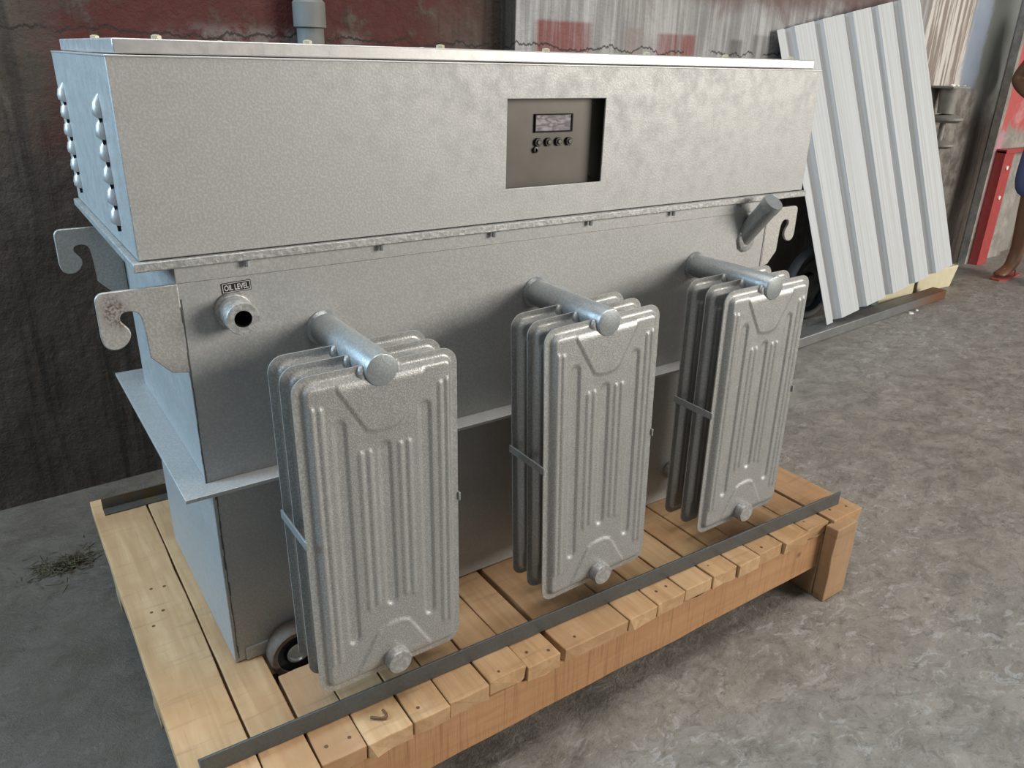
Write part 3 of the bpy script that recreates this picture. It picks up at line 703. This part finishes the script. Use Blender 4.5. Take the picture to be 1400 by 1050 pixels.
# cream foam pieces propping the sheets
def foam(name, foot, z0, z1, label):
    mb = MB(); n = len(foot); rr = random.Random(len(label)); vs = [(x, y, z0) for x, y in foot] + [(x + rr.uniform(-.02, .02), y + rr.uniform(-.02, .02), z1 + rr.uniform(-.015, .015)) for x, y in foot]
    mb.add(vs, [tuple(range(n))[::-1], tuple(range(n, 2 * n))] + [(i, (i + 1) % n, n + (i + 1) % n, n + i) for i in range(n)])
    return tag(obj(name, mb, 'cream_foam', origin=(foot[0][0], foot[0][1], z0), bevel=.006, smooth=30), label, 'foam block', 'foam blocks under the sheet')
foam('foam_block', [(4.02, 1.16), (4.30, 1.125), (4.36, 1.15), (4.33, 1.26), (4.02, 1.29)], FZ, -1.09, 'cream foam block on the floor right behind the rusty bar end')
foam('foam_block', [(4.50, 1.20), (4.86, 1.185), (4.88, 1.24), (4.85, 1.30), (4.50, 1.31)], FZ, -1.14, 'cream foam block under the raised corner of the corrugated sheet')
# hoop in the dark behind the sheets
hp = thing('wheel_rim', (3.46, 1.24, FZ), 'dark round wheel rim standing in the shadow between the corrugated sheet and the wall', 'wheel')
cc = Vector((3.46, 1.25, FZ + .195)); ax = Vector((.0, -1, 0)).normalized()
mb = MB(); mb.lathe(cc - ax * .03, ax, [(.150, 0), (.185, .0), (.193, .01), (.193, .05), (.185, .06), (.176, .06), (.170, .055), (.150, .055)], 48); obj('tyre', mb, 'tyre_black', hp)
mb = MB(); mb.lathe(cc - ax * .025, ax, [(.151, 0), (.151, .052), (.146, .054), (.14, .02), (.06, .012), (.05, .03), (0, .03)], 40); obj('disc', mb, 'dark_wheel', hp)

# ------------------------------------------------------------------ grey stacked discs on the wall beyond the sheets
ix, iy = 4.735, 1.40
ins = thing('insulator_stack', (ix, iy, -.45), 'grey stacked disc insulator fixed to the wall beyond the corrugated sheet', 'insulator')
mb = MB(); mb.lathe((ix, iy, -.235), (0, 0, 1), [(0, 0), (.042, 0), (.055, .125), (.058, .14), (.050, .14), (.047, .13), (0, .13)], 28); obj('cup', mb, 'grey_porcelain', ins)
mb = MB(); mb.lathe((ix + .02, iy, -.275), (0, 0, 1), [(0, -.01), (.07, -.012), (.098, .004), (.098, .016), (.06, .03), (.03, .036), (0, .036)], 32); obj('disc', mb, 'grey_porcelain', ins)
mb = MB(); mb.lathe((ix + .02, iy, -.425), (0, 0, 1), [(0, -.01), (.05, -.012), (.078, .004), (.078, .016), (.05, .03), (.03, .036), (0, .036)], 32); obj('disc', mb, 'grey_porcelain', ins)
mb = MB(); mb.cyl((ix + .005, iy, -.46), (ix + .005, iy, -.22), .016, 16); obj('rod', mb, 'grey_porcelain', ins)
mb = MB(); mb.box((ix - .07, iy - .055, -.095), (ix + .12, wy(ix) - .002, -.083)); obj('bracket', mb, 'grey_porcelain', ins, bevel=.002)
def chip(x, y, z, s, seed, label, group):
    rr = random.Random(seed); n = 6; mb = MB(); base = [(math.cos(i * math.tau / n) * s * rr.uniform(.5, 1.2), math.sin(i * math.tau / n) * s * rr.uniform(.4, 1)) for i in range(n)]
    vs = [(x + a, y + b, z) for a, b in base] + [(x + a * .8, y + b * .8, z + s * rr.uniform(.25, .6)) for a, b in base]
    mb.add(vs, [tuple(range(n))[::-1], tuple(range(n, 2 * n))] + [(i, (i + 1) % n, n + (i + 1) % n, n + i) for i in range(n)])
    return tag(obj('plaster_chip', mb, 'chip_white', origin=(x, y, z), smooth=0), label, 'chip', group)
for i, (dx, dy) in enumerate(((-.045, -.03), (-.015, -.02), (.012, -.03), (.04, -.01), (.10, -.03))):
    chip(ix + dx, iy + dy, -.083, .016 + .006 * (i % 2), i + 3, 'white plaster chip on the bracket above the grey discs, %s' % ('nearest the corrugated sheet', 'second from the sheet', 'third from the sheet', 'second from the outer end', 'alone at the outer end')[i], 'plaster chips on the bracket')
chip(4.08, .985, FZ, .020, 21, 'small white chip on the floor beside the rusty bar', 'white chips on the floor')
chip(4.16, 1.00, FZ, .012, 22, 'tiny white crumb on the floor next to the white chip', 'white chips on the floor')

# red steel frame against the column
px, py = 5.62, 1.425
rf = thing('red_steel_frame', (px, py, FZ), 'red painted angle steel frame against the wall by the red column', 'steel frame')
mb = MB(); mb.prism([(0, 0), (.125, 0), (.125, .008), (.008, .008), (.008, .06), (0, .06)], FZ, -.49, lambda a, b, e: (px + a, py - .03 + b, e)); obj('post', mb, 'red_painted_steel', rf, bevel=.001)
mb = MB(); mb.box((px, py - .035, -.505), (px + .95, py + .03, -.48)); obj('rail', mb, 'red_painted_steel', rf, bevel=.002)
mb = MB(); mb.prism([(0, 0), (.125, 0), (.125, .008), (.008, .008), (.008, .06), (0, .06)], FZ, -.49, lambda a, b, e: (px + .95 - a, py - .03 + b, e)); obj('post', mb, 'red_painted_steel', rf, bevel=.001)
for z in (-.60, -.80): 
    mb = MB(); mb.lathe((px + .06, py - .03, z), (0, -1, 0), [(.014, 0), (.014, .008), (0, .012)], 8); obj('bolt', mb, 'chip_white', rf)

# straw and dirt heap on the floor, left of the pallet
mb = MB(); rr = random.Random(11)
for i in range(420):
    r_ = abs(rr.gauss(0, .045)); a = rr.uniform(0, 6.28); x = -.165 + r_ * math.cos(a) * 1.3; y = .885 + r_ * math.sin(a) * .8; z = FZ + max(.001, .018 * math.exp(-(r_ / .04) ** 2)) * rr.uniform(.1, 1)
    d = Vector((rr.uniform(-1, 1), rr.uniform(-1, 1), rr.uniform(-.25, .35))).normalized() * rr.uniform(.006, .02); w = d.cross(Vector((0, 0, 1))).normalized() * .0012
    p = Vector((x, y, z)); u = Vector((0, 0, .0012))
    mb.add([p - d - w, p - d + w, p + d + w, p + d - w, p - d + u, p + d + u], [(0, 1, 2, 3), (0, 4, 5, 3), (1, 2, 5, 4)])
heap = obj('straw_heap', mb, 'straw', origin=(-.165, .885, FZ), smooth=0); heap['kind'] = 'stuff'; tag(heap, 'small dark heap of straw and dirt on the floor', 'debris')

# ------------------------------------------------------------------ person at the right edge
PS = 1.15
fdir = Vector((-.97, -.08, 0)).normalized(); ldir = Vector((fdir.y, -fdir.x, 0))   # forward, and towards the person's right-hand side
ldir = -ldir if ldir.dot(Vector((.82, -.57, 0))) > 0 else ldir
PB = Vector((5.51, .995, 0))
def pp(l, f, z): return Vector((ldir * l + fdir * f).to_tuple()) * PS + Vector((0, 0, z * PS))
person = thing('person', (PB.x, PB.y, FZ), 'person in blue shorts and flip-flops standing at the right edge by the red frame', 'person')
def skin_mesh(name, nodes, links, mat, parent, root=0, sub=2):
    me = bpy.data.meshes.new(name); me.from_pydata([tuple(pp(*n[:3])) for n in nodes], links, []); me.materials.append(MT[mat])
    ob = bpy.data.objects.new(name, me); C.objects.link(ob); ob.parent = parent
    sk_ = ob.modifiers.new('skin', 'SKIN'); sk_.use_smooth_shade = True
    if not me.skin_vertices: 
        bpy.context.view_layer.objects.active = ob
    lay = me.skin_vertices[0] if len(me.skin_vertices) else me.attributes.new('skin_vertices', 'FLOAT', 'POINT')
    for i, n in enumerate(nodes):
        r = n[3] * PS; r2 = (n[4] if len(n) > 4 else n[3]) * PS
        me.skin_vertices[0].data[i].radius = (r, r2); me.skin_vertices[0].data[i].use_root = (i == root)
    s2 = ob.modifiers.new('sub', 'SUBSURF'); s2.levels = sub; s2.render_levels = sub
    return ob
nodes = []; links = []
def nd(*a): nodes.append(a); return len(nodes) - 1
def chain(start, pts):
    p = start
    for q in pts:
        i = nd(*q); links.append((p, i)); p = i
    return p
pel = nd(0, 0, .93, .115)
ch = chain(pel, [(0, .01, 1.06, .105), (0, .0, 1.22, .125), (0, 0, 1.36, .115)])
nk = chain(ch, [(0, 0, 1.45, .05), (0, .015, 1.50, .048), (0, .025, 1.56, .075), (0, .02, 1.63, .085), (0, .01, 1.68, .055)])
def hand(wr, base, d, side, curl):
    # base: palm centre (l,f,z); d: finger direction; four fingers and a thumb
    pm = chain(wr, [(*base, .026)])
    b = Vector(base); d = Vector(d).normalized(); across = Vector(side).normalized(); c = Vector(curl).normalized()
    for k_, ln in ((-1.5, .062), (-.5, .075), (.5, .078), (1.5, .068)):
        q = b + across * (k_ * .019) + d * .035
        p1 = q; p2 = q + d * ln * .5 + c * .008; p3 = q + d * ln * .8 + c * .03; p4 = q + d * ln * .9 + c * .05
        chain(pm, [(*p1, .0095), (*p2, .009), (*p3, .0085), (*p4, .007)])
    q = b + across * -.036
    chain(pm, [(*q, .011), (*(q + d * .03 - across * .014 + c * .01), .010), (*(q + d * .055 - across * .016 + c * .02), .008)])
sr = chain(ch, [(.17, 0, 1.37, .058)]); el = chain(sr, [(.27, -.02, 1.20, .044), (.35, -.03, 1.065, .039)]); wr_ = chain(el, [(.27, .02, 1.01, .036), (.185, .07, .965, .026)])
hand(wr_, (.145, .10, .945), (-.6, .75, -.2), (.1, .2, 1), (-.8, -.4, 0))
sl = chain(ch, [(-.17, 0, 1.37, .058)]); el = chain(sl, [(-.21, -.02, 1.22, .044), (-.225, -.03, 1.08, .039)]); wr_ = chain(el, [(-.23, .02, .95, .036), (-.23, .05, .83, .026)])
hand(wr_, (-.23, .06, .77), (0, .1, -1), (0, -1, 0), (1, .2, 0))
for s in (1, -1):
    kn = chain(pel, [(s * .09, 0, .86, .088), (s * .10, .02, .66, .072), (s * .105, .025, .48, .052), (s * .108, -.005, .36, .053), (s * .11, -.015, .20, .040), (s * .11, -.015, .085, .034)])
    chain(kn, [(s * .11, -.04, .045, .032)]); chain(kn, [(s * .115, .06, .045, .034, .026), (s * .118, .13, .032, .038, .016), (s * .118, .165, .028, .030, .012)])
body = skin_mesh('body', nodes, links, 'dark_skin', person)
# clothing
nodes = []; links = []
pel = nd(0, 0, .98, .128)
chain(pel, [(0, .0, .90, .130)]); 
for s in (1, -1): chain(1, [(s * .10, .0, .80, .112), (s * .112, .02, .62, .105), (s * .115, .02, .435, .095)])
skin_mesh('shorts', nodes, links, 'blue_shorts', person)
nodes = []; links = []
a0 = nd(0, .005, .97, .138); b0_ = chain(a0, [(0, .01, 1.06, .128), (0, 0, 1.22, .140), (0, 0, 1.37, .125), (0, 0, 1.43, .075)])
for s in (1, -1): chain(3, [(s * .17, 0, 1.375, .074), (s * .235, -.012, 1.265, .066)])
skin_mesh('shirt', nodes, links, 'yellow_shirt', person)
def ell(name, c, r, mat, cut=None, n=20):
    mb = MB(); bm = bmesh.new(); bmesh.ops.create_uvsphere(bm, u_segments=n, v_segments=n // 2 + 2, radius=1)
    if cut: bmesh.ops.delete(bm, geom=[v for v in bm.verts if cut(v.co)], context='VERTS')
    me = bpy.data.meshes.new(name)
    for v in bm.verts: v.co = pp(c[0] + v.co.x * r[0], c[1] + v.co.y * r[1], c[2] + v.co.z * r[2])
    bm.to_mesh(me); bm.free(); me.polygons.foreach_set('use_smooth', [True] * len(me.polygons)); me.materials.append(MT[mat]); o = bpy.data.objects.new(name, me); C.objects.link(o); o.parent = person; return o
ell('hair', (0, .008, 1.645), (.093, .107, .105), 'black_hair', lambda v: v.z < -.15 or (v.y > .62 and v.z < .45))
for s in (1, -1): ell('eye', (s * .031, .094, 1.618), (.013, .009, .008), 'dark_eye', n=10); ell('ear', (s * .084, .0, 1.60), (.012, .022, .032), 'dark_skin', n=10)
ell('nose', (0, .106, 1.590), (.015, .018, .022), 'dark_skin', n=10); ell('mouth', (0, .093, 1.552), (.024, .010, .006), 'red_rubber', n=10)
def sole(s):
    mb = MB(); out = [(-.036, -.075), (-.03, -.09), (.03, -.09), (.036, -.075), (.036, .02), (.046, .11), (.040, .165), (.015, .185), (-.02, .183), (-.042, .16), (-.046, .11), (-.036, .02)]
    n = len(out); vs = [pp(s * .115 + a, b, 0) for a, b in out] + [pp(s * .115 + a, b, .009) for a, b in out]
    mb.add(vs, [tuple(range(n))[::-1], tuple(range(n, 2 * n))] + [(i, (i + 1) % n, n + (i + 1) % n, n + i) for i in range(n)])
    for q in (-1, 1): mb.tube([pp(s * .115, .125, .014), pp(s * .115, .10, .058), pp(s * .115 + q * .038, .03, .05), pp(s * .115 + q * .036, .01, .010)], .004, 6)
    o = obj('flip_flop', mb, 'red_rubber', local=True); o.parent = person
sole(1); sole(-1)
